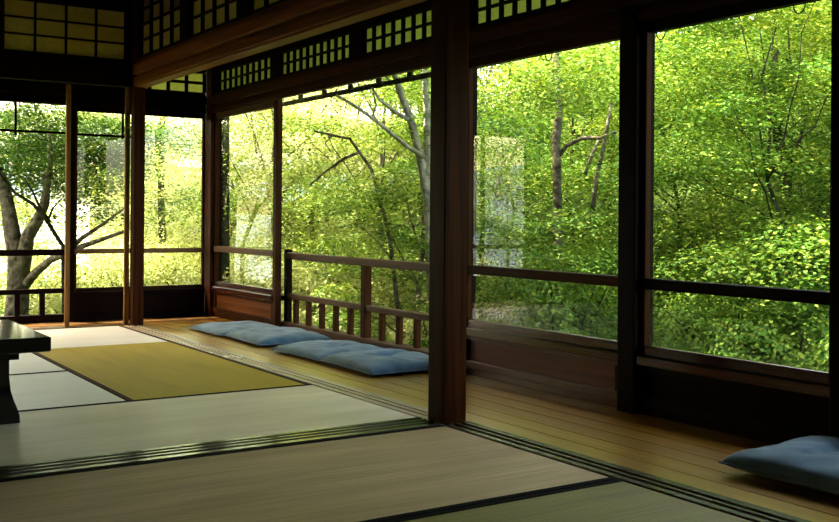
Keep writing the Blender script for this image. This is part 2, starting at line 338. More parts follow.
# thresholds: rails and grooves
def threshold_y(i, y0, y1, label, mat):
    m = MB(); m.box(2.457, 2.59, y0, y1, -0.05, -0.009)
    for a, b in ((2.457, 2.487), (2.509, 2.527), (2.549, 2.588)): m.box(a, b, y0, y1, -0.01, 0.004)
    return trim(i, m, mat, label, 0.0015)
threshold_y(11, 3.712, 8.06, 'pale grooved threshold between olive mat and veranda planks', thr_y)
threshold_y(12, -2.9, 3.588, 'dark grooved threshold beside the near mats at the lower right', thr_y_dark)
m = MB(); m.box(-3.4, 2.452, 3.6, 3.775, -0.05, -0.009)
for a, b in ((3.6, 3.635), (3.66, 3.68), (3.705, 3.725), (3.75, 3.775)): m.box(-3.4, 2.452, a, b, -0.01, 0.004)
trim(13, m, wood('smooth_dark_threshold', (0.015, 0.012, 0.005), (0.045, 0.035, 0.014), 0.16, 'x', spec=0.35), 'shiny dark grooved threshold crossing the mats between the two rooms', 0.0015)
m = MB(); m.box(-3.4, 2.474, 8.09, 8.205, -0.05, -0.008)
for a, b in ((8.09, 8.12), (8.14, 8.155), (8.18, 8.205)): m.box(-3.4, 2.474, a, b, -0.01, 0.003)
trim(14, m, thr_x, 'grooved brown threshold at the far edge of the pale mats', 0.0015)

wood_pan = wood('panel_wood', (0.06, 0.012, 0.005), (0.19, 0.042, 0.016), 0.4, 'y', 0.6, 0.2)  # grazing window sheen put into the redder panel base
wood_sill = wood('sheen_red_sill_wood', (0.05, 0.011, 0.004), (0.15, 0.036, 0.013), 0.35, 'y', 1, 0.3)  # sheen from the far windows put into a redder, lighter base
wood_gloss = wood('rubbed_sill_wood', (0.03, 0.008, 0.003), (0.09, 0.024, 0.01), 0.16, 'y', 1, 0.75, 0.05)
wood_pan2 = wood('warm_panel_wood', (0.07, 0.022, 0.006), (0.2, 0.07, 0.02), 0.42, 'y', 0.6)
# ------------------------------------------------------------------ windows of the right wall
nwin = [0]
def sash_y(y0, y1, label, glass_x=3.372, mid=True, mats=(wy, wz)):
    """one sliding window between y0 and y1 on the right wall"""
    nwin[0] += 1
    w = empty('window_%d' % nwin[0], label, 'window', (glass_x, (y0 + y1) / 2, 0.27), None, S)
    fr = MB(); a, b = glass_x - 0.016, glass_x + 0.016
    for q0, q1 in ((y0, y0 + 0.028), (y1 - 0.028, y1)): fr.box(a, b, q0, q1, 0.264, KB)
    part(fr, 'stile', mats[1], w, 0.003)
    r = MB().box(a, b, y0 + 0.028, y1 - 0.028, 0.264, 0.312); part(r, 'bottom_rail', wood_gloss, w, 0.004)
    r = MB().box(a, b, y0 + 0.028, y1 - 0.028, 1.712, KB); part(r, 'top_rail', mats[0], w, 0.003)
    if mid:
        r = MB().box(glass_x - 0.024, glass_x + 0.024, y0 + 0.005, y1 - 0.005, 0.563, 0.612); part(r, 'middle_rail', rail_y if y0 > 7 else mats[0], w, 0.006)
    part(MB().box(glass_x - 0.002, glass_x + 0.002, y0 + 0.02, y1 - 0.02, 0.305, 1.72), 'pane', m_glass, w)
    return w
def wainscot_y(y0, y1, label, mats):
    w = empty('wall_right', label, 'wall', (3.36, (y0 + y1) / 2, 0), None, S)
    part(MB().box(3.36, 3.40, y0, y1, 0.0, 0.038), 'base_board', mats[0], w, 0.003)
    part(MB().box(3.346, 3.42, y0, y1, 0.038, 0.082), 'lower_rail', mats[0], w, 0.004)
    part(MB().box(3.366, 3.39, y0, y1, 0.082, 0.2), 'panel', mats[1], w)
    part(MB().box(3.352, 3.42, y0, y1, 0.198, 0.222), 'upper_rail', mats[0], w, 0.004)
    part(MB().box(3.332, 3.46, y0, y1, 0.222, 0.266), 'sill', wood_gloss, w, 0.005)
    m = MB()
    for q in (y0, y1 - 0.045): m.box(3.352, 3.41, q, q + 0.045, 0.08, 0.2)
    part(m, 'stile', mats[2], w, 0.003)
    return w
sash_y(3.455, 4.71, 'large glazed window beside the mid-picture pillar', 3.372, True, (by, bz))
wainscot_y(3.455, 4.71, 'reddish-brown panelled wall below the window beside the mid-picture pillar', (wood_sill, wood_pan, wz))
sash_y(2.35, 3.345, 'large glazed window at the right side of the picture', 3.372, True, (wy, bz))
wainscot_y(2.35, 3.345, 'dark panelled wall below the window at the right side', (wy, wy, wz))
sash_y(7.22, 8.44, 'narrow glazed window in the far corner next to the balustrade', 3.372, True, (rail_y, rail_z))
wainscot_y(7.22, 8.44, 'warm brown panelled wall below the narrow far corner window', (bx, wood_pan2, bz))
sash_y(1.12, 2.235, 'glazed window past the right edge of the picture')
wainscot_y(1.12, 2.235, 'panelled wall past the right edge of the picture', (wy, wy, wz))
o = MB().box(3.36, 3.42, -3.1, 1.0, -0.05, 2.36).build('wall_right', m_plaster); tag(o, 'solid wall behind the viewer on the garden side', 'wall', None, S)

def sash_x(x0, x1, label, gy=8.585, bar=None, vbar=None):
    nwin[0] += 1
    w = empty('window_%d' % nwin[0], label, 'window', ((x0 + x1) / 2, gy, 0.26), None, S)
    a, b = gy - 0.016, gy + 0.016
    part(MB().box(x0, x0 + 0.022, a, b, 0.24, KB).box(x1 - 0.022, x1, a, b, 0.24, KB), 'stile', rail_z, w, 0.003)
    part(MB().box(x0 + 0.022, x1 - 0.022, a, b, 0.24, 0.272), 'bottom_rail', rail_x, w, 0.003)
    part(MB().box(x0 + 0.022, x1 - 0.022, a, b, 1.718, KB), 'top_rail', wx, w, 0.003)
    part(MB().box(x0 + 0.005, x1 - 0.005, gy - 0.02, gy + 0.02, 0.552, 0.592), 'middle_rail', wood('sash_rail_wood', (0.14, 0.08, 0.035), (0.28, 0.17, 0.08), 0.5, 'x'), w, 0.005)
    if bar: part(MB().box(x0 + 0.02, x1 - 0.02, gy - 0.01, gy + 0.012, bar - 0.009, bar + 0.009).box(vbar - 0.009, vbar + 0.009, gy - 0.009, gy + 0.011, bar - 0.02, 1.72), 'glazing_bar', wx, w, 0.002)
    part(MB().box(x0 + 0.015, x1 - 0.015, gy - 0.002, gy + 0.002, 0.26, 1.725), 'pane', m_glass, w)
    return w
sash_x(2.205, 2.77, 'far glazed window left of the far pillar', 8.59, 1.53, 2.6)
sash_x(2.75, 3.32, 'far glazed window right of the far pillar', 8.585)
m = empty('wall_far', 'black panelled wall below the two far windows', 'wall', (2.76, 8.57, 0), None, S)
part(MB().box(2.205, 3.32, 8.57, 8.6, 0.0, 0.22), 'panel', wx, m); part(MB().box(2.205, 3.32, 8.55, 8.64, 0.205, 0.24), 'sill', wx, m, 0.004); part(MB().box(2.205, 3.32, 8.552, 8.61, 0.0, 0.04), 'base_board', wx, m, 0.003)
# open far bay: hanging bars under the head beam
o = MB().box(1.1, 2.165, 8.575, 8.597, 1.525, 1.543).box(1.737, 1.755, 8.577, 8.595, 1.5, KB).build('trim_15', wx, None, 0.002); tag(o, 'thin dark cross bars hanging at the top of the open far bay', 'bar', None, S)

def balusters_root(name, label, cat, loc): return empty(name, label, cat, loc)
r = empty('balustrade', 'brown wooden balustrade across the open bay beside the blue cushions', 'railing', (3.46, 5.95, 0))
part(MB().box(3.435, 3.485, 4.805, 7.215, 0.545, 0.597), 'top_rail', rail_y, r, 0.007)
part(MB().box(3.44, 3.482, 4.805, 7.215, 0.245, 0.285), 'lower_rail', rail_y, r, 0.005)
part(MB().box(3.41, 3.51, 4.805, 7.215, 0.0, 0.066), 'base_rail', rail_y, r, 0.005)
for k in range(-1, 10):
    yb = 7.045 - 0.2115 * (k + 1)
    if yb < 4.83: break
    if k + 1 == 5:
        part(MB().box(3.432, 3.488, yb - 0.027, yb + 0.027, 0.06, 0.55), 'post', rail_z, r, 0.004)
    else:
        part(MB().box(3.444, 3.478, yb - 0.02, yb + 0.02, 0.06, 0.25), 'baluster', rail_z, r, 0.003)
part(MB().box(3.437, 3.483, 7.16, 7.212, 0.06, 0.62), 'end_post', wz, r, 0.004)
r = empty('balustrade', 'black silhouetted balustrade across the open far bay beside the low table', 'railing', (1.63, 8.63, 0))
part(MB().box(1.1, 2.165, 8.61, 8.65, 0.54, 0.59), 'top_rail', wx, r, 0.006)
part(MB().box(1.1, 2.165, 8.61, 8.65, 0.232, 0.272), 'lower_rail', wx, r, 0.005)
part(MB().box(1.1, 2.165, 8.595, 8.665, 0.0, 0.062), 'base_rail', wx, r, 0.005)
for k in range(6):
    xb = 1.39 + 0.193 * k - 0.0
    if abs(xb - 1.1) < 0.05 or xb > 2.13: continue
    part(MB().box(xb - 0.021, xb + 0.021, 8.612, 8.648, 0.055, 0.24), 'baluster', wz, r, 0.003)
sash_x(-0.18, 0.4, 'far glazed window left of the picture, next to the wall'); sash_x(0.4, 0.98, 'far glazed window left of the picture, next to the open bay')
m = empty('wall_far', 'panelled wall below the far windows left of the picture', 'wall', (0.4, 8.57, 0), None, S)
part(MB().box(-0.18, 0.98, 8.57, 8.6, 0.0, 0.22), 'panel', wx, m); part(MB().box(-0.18, 0.98, 8.55, 8.64, 0.205, 0.24), 'sill', wx, m, 0.004)

# ------------------------------------------------------------------ transom lattices
def transom_y(y0, y1, label, xa, xb, z0, z1, cols, rows, paper_mat, bar=0.011, side=0.0):
    nwin[0] += 1
    w = empty('window_%d' % nwin[0], label, 'transom window', ((xa + xb) / 2, (y0 + y1) / 2, z0), None, S)
    m = MB(); fw = 0.028
    m.box(xa, xb, y0, y1, z0 - fw, z0).box(xa, xb, y0, y1, z1, z1 + fw); part(m, 'frame', wy, w, 0.002)
    m = MB()
    for k in range(cols + 1):
        yy = y0 + (y1 - y0) * k / cols; m.box(xa + 0.005, (xa + xb) / 2, yy - bar, yy + bar, z0, z1)
    for k in range(1, rows):
        zz = z0 + (z1 - z0) * k / rows; m.box(xa + 0.007, (xa + xb) / 2 - 0.001, y0, y1, zz - bar * 0.75, zz + bar * 0.75)
    part(m, 'lattice', wy, w)
    part(MB().box((xa + xb) / 2, (xa + xb) / 2 + 0.002, y0, y1, z0, z1), 'paper', paper_mat, w)
    return w
def post_gap_y(y0, y1, xa, xb, z0, z1, label):
    o = MB().box(xa, xb, y0, y1, z0, z1).build('trim_%d' % (16 + nwin[0]), wy, None, 0.003); tag(o, label, 'strut', None, S)
ends = [(7.30, 8.36, 9, 'innermost of the small transom lattices above the right windows'), (6.05, 7.125, 10, 'second transom lattice from the far corner above the right windows'),
        (4.80, 5.865, 9, 'third transom lattice from the far corner, above the balustrade'), (3.47, 4.63, 10, 'transom lattice right of the mid-picture pillar at the top edge'),
        (2.36, 3.33, 9, 'transom lattice above the picture on the right'), (1.13, 2.23, 10, 'transom lattice past the right edge of the picture')]
for a, b, n, lab in ends: transom_y(a, b, lab, 3.35, 3.40, 1.945, 2.105, n, 2, m_paper2, 0.011)
for a, b, lab in ((7.125, 7.30, 'dark strut between the two innermost right transoms'), (5.865, 6.05, 'dark strut between second and third right transoms'), (8.36, 8.44, 'dark strut beside the corner post above the windows'), (4.78, 4.80, 'thin strut beside the hidden window post'), (4.63, 4.71, 'thin strut on the near side of the hidden window post')):
    post_gap_y(a, b, 3.345, 3.41, 1.92, 2.12, lab)
pl = [(7.035, 7.955, 4, 'paper lattice over the moulded beam, panel next to the far pillar'), (6.02, 6.865, 4, 'paper lattice over the moulded beam, middle panel at the top edge'), (4.97, 5.84, 4, 'paper lattice over the moulded beam, nearest panel at the top edge'), (3.75, 4.8, 4, 'paper lattice over the moulded beam above the picture')]
for a, b, n, lab in pl: transom_y(a, b, lab, XB + 0.01, XB + 0.07, 2.118, 2.6, n, 4, m_paper, 0.008)
for a, b, lab in ((6.865, 7.035, 'dark strut between the first two lattices over the moulded beam'), (5.84, 6.02, 'dark strut between the second and third lattices over the moulded beam'), (4.8, 4.97, 'dark strut before the lattice above the picture'), (7.955, 8.009, 'dark strip between the far pillar and the lattice')):
    post_gap_y(a, b, XB + 0.002, XB + 0.09, 2.09, 2.63, lab)
def transom_x(x0, x1, label, ya, yb, z0, z1, cols, rows, paper_mat, bar=0.009):
    nwin[0] += 1
    w = empty('window_%d' % nwin[0], label, 'transom window', ((x0 + x1) / 2, (ya + yb) / 2, z0), None, S)
    m = MB(); m.box(x0, x1, ya, yb, z0 - 0.028, z0).box(x0, x1, ya, yb, z1, z1 + 0.028); part(m, 'frame', wx, w, 0.002)
    m = MB()
    for k in range(cols + 1):
        xx = x0 + (x1 - x0) * k / cols; m.box(xx - bar, xx + bar, ya + 0.005, (ya + yb) / 2, z0, z1)
    for k in range(1, rows):
        zz = z0 + (z1 - z0) * k / rows; m.box(x0, x1, ya + 0.007, (ya + yb) / 2 - 0.001, zz - bar * 0.9, zz + bar * 0.9)
    part(m, 'lattice', wx, w); part(MB().box(x0, x1, (ya + yb) / 2, (ya + yb) / 2 + 0.002, z0, z1), 'paper', paper_mat, w)
    return w
transom_x(1.555, 2.465, 'broad paper lattice at the upper left above the open far bay', 8.085, 8.135, 2.1, 2.475, 4, 3, m_paper, 0.008)
transom_x(0.55, 1.48, 'paper lattice left of the picture over the far bay', 8.085, 8.135, 2.1, 2.475, 4, 3, m_paper, 0.008)
o = MB().box(1.48, 1.555, 8.075, 8.145, 2.06, 2.52).build('trim_60', wx, None, 0.003); tag(o, 'dark strut at the left end of the broad paper lattice', 'strut', None, S)
o = MB().box(-3.5, 0.55, 8.085, 8.135, 2.06, 2.52).build('trim_61', m_plaster, None); tag(o, 'plastered board left of the paper lattices', 'board', None, S)
transom_x(2.66, 3.31, 'small bright green transom lattice above the window right of the far pillar', 8.565, 8.615, 1.945, 2.11, 4, 2, m_paper2, 0.014)
transom_x(1.5, 2.6, 'far transom lattice mostly hidden above the open far bay', 8.565, 8.615, 1.945, 2.11, 8, 2, m_paper2, 0.012)
transom_x(0.3, 1.4, 'far transom lattice left of the picture', 8.565, 8.615, 1.945, 2.11, 8, 2, m_paper2, 0.012)
o = MB().box(2.6, 2.66, 8.56, 8.62, 1.92, 2.14).box(1.4, 1.5, 8.56, 8.62, 1.92, 2.14).build('trim_62', wx, None, 0.003); tag(o, 'dark struts between the far transom lattices', 'strut', None, S)
o = MB().box(-3.5, 0.3, 8.56, 8.62, 1.92, 2.14).build('trim_63', m_plaster, None); tag(o, 'board left of the far transom lattices', 'board', None, S)

# ------------------------------------------------------------------ eaves
ev = empty('roof_eaves', 'dark eaves pole with bracket tips seen under the head beam of the balustrade bay', 'eaves', (3.9, 3, 2.4), None, S)
def zr(x): return 2.74 - (x - 3.44) * 0.30
part(MB().prism([(3.41, zr(3.41) + 0.055), (4.42, zr(4.42) + 0.055), (4.42, zr(4.42) + 0.085), (3.41, zr(3.41) + 0.085)], 'y', -3.0, 9.8), 'roof_board', m_eave, ev)
part(MB().tube([(4.235, -3.0, 1.938), (4.235, 9.6, 1.938)], 0.022, 10), 'eaves_pole', m_bark_dark, ev)
for k in range(27):
    yy = 9.5 - 0.47 * k
    part(MB().prism([(3.42, zr(3.42)), (4.38, zr(4.38)), (4.38, zr(4.38) + 0.055), (3.42, zr(3.42) + 0.055)], 'y', yy - 0.022, yy + 0.022), 'rafter', m_eave, ev)
    part(MB().box(4.225, 4.245, yy - 0.03, yy + 0.03, 1.955, 1.99).box(4.23, 4.24, yy - 0.008, yy + 0.008, 1.985, zr(4.235) + 0.01), 'bracket', m_bark_dark, ev)
ev = empty('roof_eaves', 'eaves beyond the far windows', 'eaves', (1, 9.0, 2.4), None, S)
def zq(y): return 2.74 - (y - 8.64) * 0.30
part(MB().prism([(8.6, zq(8.6) + 0.055), (9.6, zq(9.6) + 0.055), (9.6, zq(9.6) + 0.085), (8.6, zq(8.6) + 0.085)], 'x', -3.5, 4.4), 'roof_board', m_eave, ev)
for k in range(16):
    xx = -3.2 + 0.47 * k
    part(MB().prism([(8.62, zq(8.62)), (9.55, zq(9.55)), (9.55, zq(9.55) + 0.055), (8.62, zq(8.62) + 0.055)], 'x', xx - 0.022, xx + 0.022), 'rafter', m_eave, ev)
# outer wall skirt below floor level
o = MB().box(3.44, 3.5, -3.1, 8.66, -0.8, 0.0).box(-3.5, 3.5, 8.66, 8.72, -0.8, 0.0).build('trim_64', wy); tag(o, 'outer skirting under the veranda', 'skirting', None, S)
o = MB().box(-3.6, 4.0, -3.2, 8.6, 2.84, 2.94).build('ceiling', m_tile); tag(o, 'roof over the rooms', 'roof', None, S)

# ------------------------------------------------------------------ straw mats
def mat_(x0, x1, y0, y1, mat, border, edges, label):
    c = ((x0 + x1) / 2, (y0 + y1) / 2, 0)
    g = 0.0015
    t = empty('tatami_mat', label, 'mat', c, 'straw mats on the floor')
    part(MB().box(x0 + g, x1 - g, y0 + g, y1 - g, -0.055, 0.0), 'rush_surface', mat, t, 0.003)
    bw = 0.03
    for e in edges:
        b = {'y0': (x0 + g, x1 - g, y0 + g, y0 + bw), 'y1': (x0 + g, x1 - g, y1 - bw, y1 - g), 'x0': (x0 + g, x0 + bw, y0 + g, y1 - g), 'x1': (x1 - bw, x1 - g, y0 + g, y1 - g)}[e]
        part(MB().box(*b, -0.004, 0.0022), 'edge_band', border, t, 0.0008)
    return t
LY = ('y0', 'y1'); LX = ('x0', 'x1')
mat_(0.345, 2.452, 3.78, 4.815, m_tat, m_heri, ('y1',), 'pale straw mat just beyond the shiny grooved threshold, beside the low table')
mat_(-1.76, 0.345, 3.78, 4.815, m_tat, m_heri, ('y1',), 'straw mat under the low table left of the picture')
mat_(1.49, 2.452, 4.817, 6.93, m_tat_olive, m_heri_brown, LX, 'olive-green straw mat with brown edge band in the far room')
mat_(1.49, 2.452, 6.932, 8.085, m_tat_pale, m_heri_brown, LX, 'glare-white straw mat at the foot of the far pillar')
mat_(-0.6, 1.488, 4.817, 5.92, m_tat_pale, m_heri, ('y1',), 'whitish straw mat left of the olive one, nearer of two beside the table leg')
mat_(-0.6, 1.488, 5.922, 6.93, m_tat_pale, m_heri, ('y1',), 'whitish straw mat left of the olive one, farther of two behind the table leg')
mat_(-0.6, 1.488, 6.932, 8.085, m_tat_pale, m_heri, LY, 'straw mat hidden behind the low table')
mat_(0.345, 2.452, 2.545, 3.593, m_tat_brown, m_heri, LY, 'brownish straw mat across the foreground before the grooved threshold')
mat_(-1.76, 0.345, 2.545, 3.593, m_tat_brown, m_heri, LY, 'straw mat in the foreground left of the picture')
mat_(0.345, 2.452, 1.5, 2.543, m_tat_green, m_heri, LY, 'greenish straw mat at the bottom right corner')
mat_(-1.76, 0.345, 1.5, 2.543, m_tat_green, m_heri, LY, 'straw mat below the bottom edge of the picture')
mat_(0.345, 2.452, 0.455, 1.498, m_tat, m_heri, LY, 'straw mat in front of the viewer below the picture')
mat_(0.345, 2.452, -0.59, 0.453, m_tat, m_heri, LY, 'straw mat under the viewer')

# ------------------------------------------------------------------ low table
tb = empty('low_table', 'black lacquered low table with mirror-like top at the left edge', 'table', (0.3, 4.9, 0))
part(MB().box(-0.45, 1.062, 4.48, 5.33, 0.298, 0.36), 'tabletop', m_lacq, tb, 0.006)
part(MB().box(-0.35, 0.95, 4.56, 5.25, 0.262, 0.3), 'apron', m_lacq, tb, 0.003)
def legpoly(s, x):
    pr = [(0.0, 0.045), (0.03, 0.043), (0.06, 0.034), (0.1, 0.018), (0.14, 0.006), (0.2, 0.0), (0.3, 0.0)]
    out = [(x + s * p, z) for z, p in pr]; inn = [(x - s * (0.055 - p * 0.3), z) for z, p in reversed(pr)]
    return out + inn
part(MB().prism(legpoly(1, 0.905), 'y', 4.53, 5.28), 'leg', m_lacq, tb, 0.003)
part(MB().prism(legpoly(-1, -0.3), 'y', 4.53, 5.28), 'leg', m_lacq, tb, 0.003)

# ------------------------------------------------------------------ cushions
def cushion_mesh(sx, sy, th, seed, tilt=0.0, crease=None, seat=0.27):
    rng = np.random.default_rng(seed); n = 40; v = []; f_ = []
    ph = rng.uniform(0, 6.28, 6)
    def top(u, w, sgn):
        e = max(0.0, (1 - abs(u) ** 4)) ** 0.42 * max(0.0, (1 - abs(w) ** 4)) ** 0.42
        r = math.hypot(u, w)
        dim = 1 - 0.38 * math.exp(-(r / 0.16) ** 2)
        wr = 0.05 * math.sin(5 * u + 3 * w + ph[0]) + 0.05 * math.sin(9 * w - 4 * u + ph[1]) + 0.03 * math.sin(14 * u + 11 * w + ph[2])
        if crease is not None: wr -= 0.48 * math.exp(-((w - crease - 0.12 * u) / 0.07) ** 2) * (0.5 + 0.5 * math.tanh(3 * (u + 0.3)))
        pin = 0.14 * sum(math.exp(-((abs(u) - 0.93) / 0.1) ** 2) * 0.5 + 0.5 * 0 for _ in (0,)) * math.sin(26 * w + ph[3])
        return sgn * th * 0.5 * e * (dim * (1 + wr) if sgn > 0 else 0.8) + sgn * 0.003 * pin * e
    for sgn in (1, -1):
        for j in range(n + 1):
            for i in range(n + 1):
                u, w = -1 + 2 * i / n, -1 + 2 * j / n
                pull = 1 - 0.035 * (1 - w * w) * abs(u) ** 3; pul2 = 1 - 0.035 * (1 - u * u) * abs(w) ** 3
                x, y = u * sx / 2 * pull, w * sy / 2 * pul2
                z = top(u, w, sgn)
                v.append((x, y, th * seat + (z * (2 - 2 * seat) if sgn > 0 else z * 2 * seat) + tilt * y))
    q = n + 1
    for s in (0, 1):
        b = s * q * q
        for j in range(n):
            for i in range(n):
                a = b + j * q + i; fc = (a, a + 1, a + 1 + q, a + q)
                f_.append(fc if s == 0 else fc[::-1])
    return v, f_, q
def cushion(label, x, y, rz, sx, sy, th, seed, z=0.0, tilt=0.0, crease=None, seat=0.27):
    v, f_, q = cushion_mesh(sx, sy, th, seed, tilt, crease, seat)
    mb = MB(); mb.v = v; mb.f = f_
    me = bpy.data.meshes.new('floor_cushion'); me.from_pydata(v, [], f_); me.update()
    bm = bmesh.new(); bm.from_mesh(me); bmesh.ops.remove_doubles(bm, verts=bm.verts, dist=1e-5); bmesh.ops.recalc_face_normals(bm, faces=bm.faces); bm.to_mesh(me); bm.free()
    me.polygons.foreach_set('use_smooth', [True] * len(me.polygons)); me.materials.append(m_cloth)
    o = bpy.data.objects.new('floor_cushion', me); C.objects.link(o); o.location = (x, y, z); o.rotation_euler = (0, 0, rz)
    tag(o, label, 'cushion', 'blue floor cushions on the veranda')
    ring = [v[i] for i in range(q)] + [v[j * q + q - 1] for j in range(1, q)] + [v[(q - 1) * q + i] for i in range(q - 2, -1, -1)] + [v[j * q] for j in range(q - 2, 0, -1)]
    s = MB(); s.tube(ring, [0.0028 + 0.0016 * (k % 2) for k in range(len(ring))], 6, True); s.build('seam', m_seam, o, 0, True)
    t = MB(); c = v[(q // 2) * q + q // 2]
    for k in range(4):
        w = k * PI / 2 + 0.5; t.tube([(c[0], c[1], c[2] - 0.002), (c[0] + 0.012 * math.cos(w), c[1] + 0.012 * math.sin(w), c[2] + 0.004), (c[0] + 0.026 * math.cos(w), c[1] + 0.026 * math.sin(w), c[2] + 0.003)], 0.0015, 5)
    t.build('tuft', m_seam, o, 0, True)
    return o
cushion('flat blue floor cushion farthest along the veranda row, by the warm panel', 3.085, 7.25, 0.03, 0.55, 0.60, 0.062, 1)
cushion('flat blue floor cushion second from the far end of the row', 3.10, 6.60, -0.02, 0.55, 0.64, 0.076, 2)
cushion('blue floor cushion with a fold across it, third from the far end of the row', 3.095, 5.775, 0.03, 0.55, 0.62, 0.07, 3, 0, 0, -0.28)
cushion('creased blue floor cushion at the near end of the row, next to the mid pillar', 3.105, 5.125, -0.025, 0.56, 0.635, 0.082, 5, 0, 0.0, 0.12)
cushion('plump dark blue floor cushion lying alone at the lower right corner', 3.10, 2.09, 0.05, 0.58, 0.66, 0.105, 6, 0.0, 0.0, 0.3, 0.42)

# ------------------------------------------------------------------ hooks under the head beam
def hook(y, label):
    m = MB()
    pts = [(3.34, y + 0.045, 1.766)] + [(3.335, y + 0.0275 * math.cos(w) * 1.0 + 0.012, 1.705 - 0.042 * math.sin(w)) for w in np.linspace(0.1, PI - 0.1, 9)] + [(3.34, y - 0.02, 1.74)]
    m.tube(pts, 0.0028, 6); o = m.build('blind_hook', m_iron, None, 0, True); tag(o, label, 'hook')
hook(3.957, 'thin wire hook hanging from the head beam over the window beside the mid pillar')
hook(3.2, 'thin wire hook at the top corner beside the post between the large panes')
hook(2.489, 'thin wire hook at the top right over the right-hand window')

# ------------------------------------------------------------------ garden
def ground_z(x, y):
    """hillside on the window side, falling away past the far end"""
    d = max(0.0, x - 4.2 - 0.10 * max(0, y - 9))
    z = -0.62 + 0.035 * d + (0.030 * max(0, d - 2.2) ** 1.75)
    z -= 0.10 * max(0.0, y - 12) * max(0.0, min(1, (9 - x) / 6))
    return min(z, 9) + 0.06 * math.sin(1.7 * x + 0.6 * y) + 0.05 * math.sin(2.3 * y - 0.7 * x)
gv, gf = [], []
xs = np.linspace(-14, 34, 97); ys = np.linspace(-8, 40, 97)
for b_ in ys:
    for a_ in xs:
        inside = a_ < 3.5 and b_ < 8.7
        gv.append((a_, b_, -0.9 if inside else ground_z(a_, b_)))
for j in range(96):
    for i in range(96):
        k = j * 97 + i; gf.append((k, k + 1, k + 98, k + 97))
mb = MB(); mb.v = gv; mb.f = gf; o = mb.build('hill', m_soil, None, 0, True); tag(o, 'mossy garden hillside outside the windows', 'ground', None, S)

def leaf_mesh(name, P, Nn, L, mat, rng, width=0.36, tint=None):
    n = len(P)
    Nn = Nn / np.linalg.norm(Nn, axis=1, keepdims=True)
    r = rng.normal(size=(n, 3)); t = r - Nn * (r * Nn).sum(1, keepdims=True); t /= np.linalg.norm(t, axis=1, keepdims=True)
    b = np.cross(Nn, t); L = L[:, None]
    V = np.empty((n, 4, 3)); up = Nn * L * 0.12
    V[:, 0] = P - t * L * 0.5; V[:, 1] = P + b * L * width + up; V[:, 2] = P + t * L * 0.5; V[:, 3] = P - b * L * width + up
    me = bpy.data.meshes.new(name); me.vertices.add(n * 4); me.vertices.foreach_set('co', V.astype(np.float32).ravel())
    me.loops.add(n * 4); me.loops.foreach_set('vertex_index', np.arange(n * 4, dtype=np.int32))
    me.polygons.add(n); me.polygons.foreach_set('loop_start', np.arange(0, n * 4, 4, dtype=np.int32)); me.polygons.foreach_set('loop_total', np.full(n, 4, dtype=np.int32))
    me.update(calc_edges=True)
    if tint is None: tint = rng.random(n)
    at = me.attributes.new('tint', 'FLOAT', 'POINT'); at.data.foreach_set('value', np.repeat(np.clip(tint, 0, 1), 4).astype(np.float32))
    me.materials.append(mat)
    return me
DENS, LEAF = 4.6, 0.60
def sprays(pads, per, rng, leaf, flat=0.07, up=1.35):
    """leaves in flat layered sprays: pads = (centre, radius, share of light tint)"""
    P, Q, L, T = [], [], [], []
    for c, r, tb in pads:
        n = int(per * r * r)
        a = rng.uniform(0, 2 * PI, n); q = r * np.sqrt(rng.random(n)) * (1 + 0.18 * np.sin(a * 3 + rng.uniform(0, 6)) + 0.12 * np.sin(a * 7 + rng.uniform(0, 6)))
        dz = rng.normal(size=n) * flat * r * 0.5 - 0.28 * r * (q / r) ** 2
        # small twigs' clumps break the disc up
        k = max(4, int(14 * r)); cl = rng.uniform(-1, 1, (k, 2)) * r; ids = rng.integers(0, k, n); pull = rng.random(n) ** 0.5 * 0.55
        x = q * np.cos(a) * (1 - pull) + cl[ids, 0] * pull; y = q * np.sin(a) * (1 - pull) + cl[ids, 1] * pull
        dz += rng.uniform(-0.14, 0.14, k)[ids] * r
        P.append(np.stack([c[0] + x, c[1] + y, c[2] + dz], 1))
        nn = rng.normal(size=(n, 3)) * 0.36; nn[:, 2] += up; nn[:, 0] += 0.3 * np.cos(a); nn[:, 1] += 0.3 * np.sin(a); Q.append(nn)
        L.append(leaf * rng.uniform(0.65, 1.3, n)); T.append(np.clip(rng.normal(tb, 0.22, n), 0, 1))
    return np.concatenate(P), np.concatenate(Q), np.concatenate(L), np.concatenate(T)
def curve(a, b, sag, n=7, wob=0.0, rng=None):
    a, b = Vector(a), Vector(b); out = []
    for k in range(n):
        t = k / (n - 1); p = a.lerp(b, t); p.z += sag * math.sin(PI * t)
        if rng is not None and 0 < k < n - 1: p += Vector(rng.normal(size=3) * wob)
        out.append(p)
    return out
